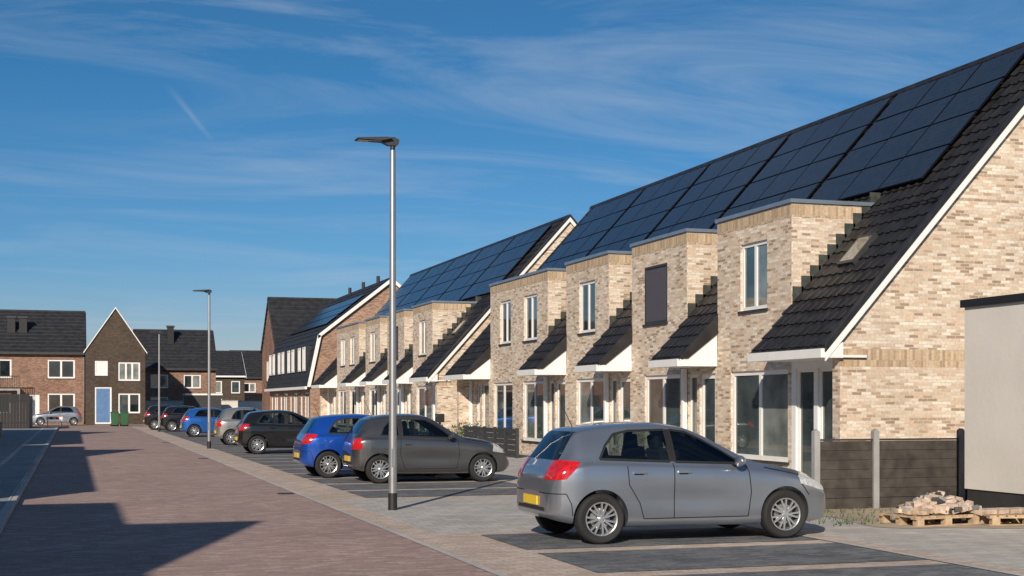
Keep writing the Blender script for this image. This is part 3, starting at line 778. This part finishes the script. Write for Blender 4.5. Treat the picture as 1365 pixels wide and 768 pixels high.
def build_car_type(T):
    parts={}
    R=T['wr']; wb=T['wb']
    base=shell(T)
    def circ(cx,r,n=40): return [(cx+r*math.cos(2*math.pi*i/n),R+.01+r*math.sin(2*math.pi*i/n)) for i in range(n)]
    wells=prisms([(circ(c,R+.04),lo,hi,'y') for c in (0,wb) for lo,hi in ((.5,1.2),(-1.2,-.5))])
    body=boolean(base.copy(),wells,'DIFFERENCE')
    body.materials.append(M['black'])
    for p in body.polygons:
        if p.material_index==1: p.material_index=2
    holes=[]
    for s in T['side']: holes+=both(s,.3,1.2)
    front=[(T['ws'][0],T['ws'][1],T['ws'][2],'x')]; rear=[(T['rg'][0],T['rg'][1],T['rg'][2],'x')]
    glass=[]
    body=drop(boolean(body,prisms(holes),'DIFFERENCE'),1)
    for grp in (front,rear): body=drop(boolean(body,prisms(grp),'DIFFERENCE'),1)
    for grp in (holes,front,rear): glass.append(drop(boolean(base.copy(),prisms(grp),'INTERSECT'),1))
    parts['body']=(body,None)
    for i,g_ in enumerate(glass): parts['glass_%d'%i]=(g_,'cglass')
    s3=shell(T,.003); s4=shell(T,.006)
    parts['pillar_trim']=(drop(boolean(s3.copy(),prisms([q for s in T['black'] for q in both(s,.3,1.2)]),'INTERSECT'),1),'seam')
    seals=[]
    for s in T['side']:
        n=len(s)
        for i in range(n): seals.append(strip([s[i],s[(i+1)%n]],.014))
    for i,sl in enumerate(seals):
        parts['seal_%d'%i]=(drop(boolean(s4.copy(),prisms(both(sl,.3,1.2)),'INTERSECT'),1),'black')
    for i,sm in enumerate(T['seams']):
        parts['gap_%d'%i]=(drop(boolean(s3.copy(),prisms(both(strip(sm,.006),.3,1.2)),'INTERSECT'),1),'seam')
    parts['tail_lamps']=(drop(boolean(s4.copy(),prisms(both(T['tail'],.46,1.2)),'INTERSECT'),1),'tail')
    parts['head_lamps']=(drop(boolean(s4.copy(),prisms(both(T['head'],.36,1.2)),'INTERSECT'),1),'lamp')
    x0=T['top'][0][0]; x1=T['top'][-1][0]
    parts['lower_bumper']=(drop(boolean(s3.copy(),prisms([([(-1,.1),(1,.1),(1,.34),(-1,.34)],x0-.1,x0+.10,'x'),([(-.5,.1),(.5,.1),(.5,.44),(-.5,.44)],x1-.25,x1+.1,'x')]),'INTERSECT'),1),'black')
    out=[]
    for k,(me,mt) in parts.items():
        if len(me.polygons)==0: continue
        me.polygons.foreach_set("use_smooth",[True]*len(me.polygons)); me.set_sharp_from_angle(angle=math.radians(38))
        out.append((k,me,mt))
    return out

def wheel_mesh(R,w=.19,ns=7):
    b=B(); n=48
    prof=[(R*.66,-w/2+.02),(R*.74,-w/2),(R*.90,-w/2-.004),(R*.965,-w/2+.012),(R,-w/2+.035),(R,w/2-.035),(R*.965,w/2-.012),(R*.8,w/2),(R*.6,w/2-.02)]
    def lathe(prof,k):
        vs=[];m=len(prof)
        for i in range(n):
            a=2*math.pi*i/n
            for r,y in prof: vs.append((r*math.cos(a),y,r*math.sin(a)))
        fs=[(i*m+j,i*m+j+1,((i+1)%n)*m+j+1,((i+1)%n)*m+j) for i in range(n) for j in range(m-1)]
        b.add(vs,fs,k)
    lathe(prof,'rubber')
    lathe([(R*.60,w/2-.03),(R*.60,-w/2+.04),(R*.625,-w/2+.012),(R*.67,-w/2+.006),(R*.675,-w/2+.02)],'rim')
    lathe([(.001,-w/2+.085),(R*.6,-w/2+.085)],'seam')
    lathe([(.001,-w/2+.005),(R*.10,-w/2+.006),(R*.15,-w/2+.016),(R*.16,-w/2+.05)],'rim')
    lathe([(R*.12,-w/2+.075),(R*.42,-w/2+.075)],'galv')
    for i in range(ns):
        for da in (-.13,.13):
            a=2*math.pi*i/ns+da*.6; a2=2*math.pi*i/ns+da*1.35
            p=Vector((R*.12*math.cos(a),-w/2+.018,R*.12*math.sin(a))); q=Vector((R*.62*math.cos(a2),-w/2+.014,R*.62*math.sin(a2)))
            d=(q-p); mid=(p+q)/2; t=Vector((0,1,0)).cross(d).normalized()
            b.obox(mid,d/2,t*R*.036,Vector((0,.012,0)),'rim')
    ob=b.finish("w",smooth=35); me=ob.data; bpy.data.objects.remove(ob); return me

TYPES={}
for nm,T in (('hatch',HATCH),('mini',MINI)):
    TYPES[nm]=(T,build_car_type(T),wheel_mesh(T['wr']))

def paint(name,col,metal=.8,rough=.3):
    return simple(name,col,rough,metal=metal,noise=.04,nscale=2,coat=1,spec=.5,lining=(.05,.05,.052))

def car(nm,X,Y,pt,sx=1,sy=1,sz=1,rot=0,name="parked_car"):
    T,parts,wm=TYPES[nm]
    e=empty(name,(X,Y,.012)); e.scale=(sx,sy,sz); e.rotation_euler=(0,0,rot)
    for k,me,mt in parts:
        me=me.copy()
        if mt is None:
            me.materials.clear(); me.materials.append(pt); me.materials.append(pt); me.materials.append(M['black'])
        else:
            me.materials.clear(); me.materials.append(M[mt])
            for p in me.polygons: p.material_index=0
        ob=bpy.data.objects.new(k,me); COL.objects.link(ob); ob.parent=e
    R=T['wr']; wb=T['wb']; W=T['w'][4][1]
    for i,(wx,s) in enumerate(((0,-1),(wb,-1),(0,1),(wb,1))):
        ob=bpy.data.objects.new("wheel_%d"%(i+1),wm); COL.objects.link(ob); ob.parent=e
        ob.location=(wx,s*(W-.100),R); ob.rotation_euler=(0,random.random()*2,0) if s<0 else (0,random.random(),math.pi)
    b=B()
    sxr,rs=T['seatx']; zr=T['roofz']
    b.box(-.35,wb-.35,-.70,.70,.28,.50,'seat')
    b.box(-.45,.0,-.68,.68,.5,.84,'seat')
    for y in (-.36,.36):
        rbox(b,(sxr+.22,y,.56),(.26,.24,.08),'seat'); rbox(b,(sxr-.06,y,.86),(.06,.23,.30),'seat',-.22); rbox(b,(sxr-.155,y,1.235),(.04,.13,.085),'seat',-.15)
        rbox(b,(rs-.05,y,1.10),(.04,.12,.08),'seat',-.2)
    rbox(b,(rs+.0,0,.78),(.06,.62,.26),'seat',-.25)
    xd=T['ws'][2]-.42; b.box(xd,xd+.30,-.68,.68,.5,.93,'seat')
    b.finish("interior",e,bevel=.03)
    s=B()
    mx_=T['mir']
    for sd in (-1,1):
        vs=[];n1=10;n2=7
        for j in range(n2+1):
            ph=math.pi*j/n2
            for i in range(n1):
                a=2*math.pi*i/n1; vs.append((mx_+.075*math.sin(ph)*math.cos(a)*(1.2 if math.cos(a)>0 else .5),sd*(W+.085)+.105*math.cos(ph),1.0+.075*math.sin(ph)*math.sin(a)))
        s.add(vs,[(j*n1+i,j*n1+(i+1)%n1,(j+1)*n1+(i+1)%n1,(j+1)*n1+i) for j in range(n2) for i in range(n1)],pt)
        s.box(mx_-.02,mx_+.04,sd*(W-.07),sd*(W+.01),.945,.965,'black')
        for hx in T['handles']:
            s.box(hx-.09,hx+.09,sd*(W-.012),sd*(W+.022),T['hz']-.012,T['hz']+.014,pt)
            s.box(hx-.07,hx+.05,sd*(W-.014),sd*(W+.001),T['hz']-.03,T['hz']-.013,'seam')
    s.finish("mirrors_and_handles",e,smooth=50)
    x0=T['top'][0][0]; x1=T['top'][-1][0]
    p=B(); p.box(x0-.022,x0-.004,-.26,.26,.46,.57,'plate'); p.box(x1+.001,x1+.018,-.26,.26,.34,.45,'plate')
    p.box(x0-.012,x0-.002,-.5,.5,.40,.44,'black')
    p.cyl((x0+.55,0,zr-.07),.006,.003,.42,'black',6,axis=(-.5,0,1))
    p.finish("plates_and_aerial",e)
    return e

P1=paint("silver_grey_paint",(.34,.375,.43)); P2=paint("dark_grey_paint",(.135,.135,.14)); P3=paint("blue_paint",(.010,.085,.45),.5)
P4=paint("black_paint",(.012,.012,.014),.3); P5=paint("champagne_paint",(.45,.43,.40)); P6=paint("bright_blue_paint",(.02,.13,.46),.5)
P7=paint("pale_silver_paint",(.45,.48,.52))
car('hatch',6.15,16.62,P1)
car('mini',6.3,30.0,P2)
car('hatch',5.62,32.5,P3,.97,1,.99)
car('hatch',5.95,47.9,P4)
car('mini',6.15,57.9,P5,1,1,1.04)
car('hatch',5.9,72.6,P6)
car('hatch',5.7,86.2,P4,1.05,1,1.05)
car('hatch',5.0,92.0,P4,1.0,1,1.08)
car('hatch',.1,111.0,P7,.95,1,1.0,rot=math.pi)

# ------------------------------------------------------------------ world, sun, camera
FPX=1848.; YAW=math.radians(17.6)
SUN_EL=24; SUN_AZ=210
w=bpy.data.worlds.new("World"); scene.world=w; w.use_nodes=True
nt=w.node_tree; N=nt.nodes; L=nt.links; bg=N["Background"]
def math_(op,a,b=None,c=None,clamp=False):
    n=N.new("ShaderNodeMath"); n.operation=op; n.use_clamp=clamp
    for i,v in enumerate((a,b,c)):
        if v is None: continue
        if isinstance(v,(int,float)): n.inputs[i].default_value=v
        else: L.new(v,n.inputs[i])
    return n.outputs[0]
sky=N.new("ShaderNodeTexSky"); sky.sky_type='NISHITA'; sky.sun_disc=False
sky.sun_elevation=math.radians(SUN_EL); sky.sun_rotation=math.radians(SUN_AZ)
sky.air_density=1.0; sky.dust_density=.3; sky.ozone_density=3.2
tc=N.new("ShaderNodeTexCoord"); sp=N.new("ShaderNodeSeparateXYZ"); L.new(tc.outputs["Generated"],sp.inputs[0])
gr=N.new("ShaderNodeValToRGB"); L.new(math_('MULTIPLY',sp.outputs[2],2.2),gr.inputs[0])
cr=gr.color_ramp; cr.elements[0].position=0; cr.elements[0].color=(.66,.62,.78,1); cr.elements[1].position=1; cr.elements[1].color=(.30,.54,.66,1)
e_=cr.elements.new(.22); e_.color=(.32,.55,.76,1); e_=cr.elements.new(.5); e_.color=(.20,.51,.71,1)
tint=N.new("ShaderNodeMix"); tint.data_type='RGBA'; tint.blend_type='MULTIPLY'; tint.inputs[0].default_value=1
L.new(gr.outputs[0],tint.inputs[7]); L.new(sky.outputs[0],tint.inputs[6])
zz=math_('ADD',math_('MAXIMUM',sp.outputs[2],0),.12)
px=math_('DIVIDE',sp.outputs[0],zz); py=math_('DIVIDE',sp.outputs[1],zz)
cb=N.new("ShaderNodeCombineXYZ"); L.new(px,cb.inputs[0]); L.new(py,cb.inputs[1])
mp=N.new("ShaderNodeMapping"); mp.inputs["Rotation"].default_value=(0,0,math.radians(24)); mp.inputs["Scale"].default_value=(.55,1.5,1); mp.inputs["Location"].default_value=(3.1,1.2,0)
L.new(cb.outputs[0],mp.inputs[0])
n1=N.new("ShaderNodeTexNoise"); n1.inputs["Scale"].default_value=1.5; n1.inputs["Detail"].default_value=11; n1.inputs["Roughness"].default_value=.62; n1.inputs["Distortion"].default_value=1.0
L.new(mp.outputs[0],n1.inputs["Vector"])
n2=N.new("ShaderNodeTexNoise"); n2.inputs["Scale"].default_value=.7; n2.inputs["Detail"].default_value=3
L.new(mp.outputs[0],n2.inputs["Vector"])
r1=N.new("ShaderNodeMapRange"); r1.inputs["From Min"].default_value=.46; r1.inputs["From Max"].default_value=.72; L.new(n1.outputs[0],r1.inputs[0])
r2=N.new("ShaderNodeMapRange"); r2.inputs["From Min"].default_value=.38; r2.inputs["From Max"].default_value=.58; r2.inputs["To Min"].default_value=.15; L.new(n2.outputs[0],r2.inputs[0])
cl=math_('MULTIPLY',math_('MULTIPLY',r1.outputs[0],r2.outputs[0]),.46)
def cloudpt(u,v):
    r=(u-682.5)/FPX; h=(537-v)/FPX
    d=Vector((math.cos(YAW)*r+math.sin(YAW),-math.sin(YAW)*r+math.cos(YAW),h)).normalized(); q=d.z+.12
    return d.x/q,d.y/q
A=cloudpt(222,112); Bp=cloudpt(286,192); dl=math.hypot(Bp[0]-A[0],Bp[1]-A[1]); ux,uy=(Bp[0]-A[0])/dl,(Bp[1]-A[1])/dl
ox=math_('SUBTRACT',px,A[0]); oy_=math_('SUBTRACT',py,A[1])
al=math_('ADD',math_('MULTIPLY',ox,ux),math_('MULTIPLY',oy_,uy)); ac=math_('ABSOLUTE',math_('SUBTRACT',math_('MULTIPLY',ox,-uy),math_('MULTIPLY',oy_,-ux)))
ac2=math_('ADD',ac,math_('MULTIPLY',math_('SUBTRACT',n1.outputs[0],.5),.02))
m1=math_('SUBTRACT',1.0,math_('DIVIDE',math_('ABSOLUTE',ac2),.011),None,True)
m2=math_('SUBTRACT',1.0,math_('ABSOLUTE',math_('DIVIDE',math_('SUBTRACT',al,dl/2),dl/2)),None,True)
ct=math_('MULTIPLY',math_('MULTIPLY',m1,m2),.26)
cf=math_('ADD',cl,ct,None,True)
mxc=N.new("ShaderNodeMix"); mxc.data_type='RGBA'; L.new(cf,mxc.inputs[0]); L.new(tint.outputs[2],mxc.inputs[6])
mxc.inputs[7].default_value=(4.4,5.2,6.3,1)
L.new(mxc.outputs[2],bg.inputs[0]); bg.inputs[1].default_value=.10

sl=bpy.data.lights.new("sun",'SUN'); sl.energy=5.0; sl.angle=math.radians(.5); sl.color=(1,.885,.74)
so=bpy.data.objects.new("sun",sl); COL.objects.link(so)
az=math.radians(SUN_AZ); el=math.radians(SUN_EL)
tosun=Vector((math.sin(az)*math.cos(el),math.cos(az)*math.cos(el),math.sin(el)))
so.rotation_euler=(-tosun).to_track_quat('-Z','Y').to_euler(); so.location=tosun*50

cd=bpy.data.cameras.new("camera"); cd.lens=FPX/1365*36; cd.sensor_width=36; cd.shift_y=153/1365; cd.clip_end=3000
co=bpy.data.objects.new("camera",cd); COL.objects.link(co); co.location=(0,0,1.74); co.rotation_euler=(math.radians(90),0,-YAW)
scene.camera=co
scene.view_settings.view_transform='Standard'; scene.view_settings.look='None'; scene.view_settings.exposure=0
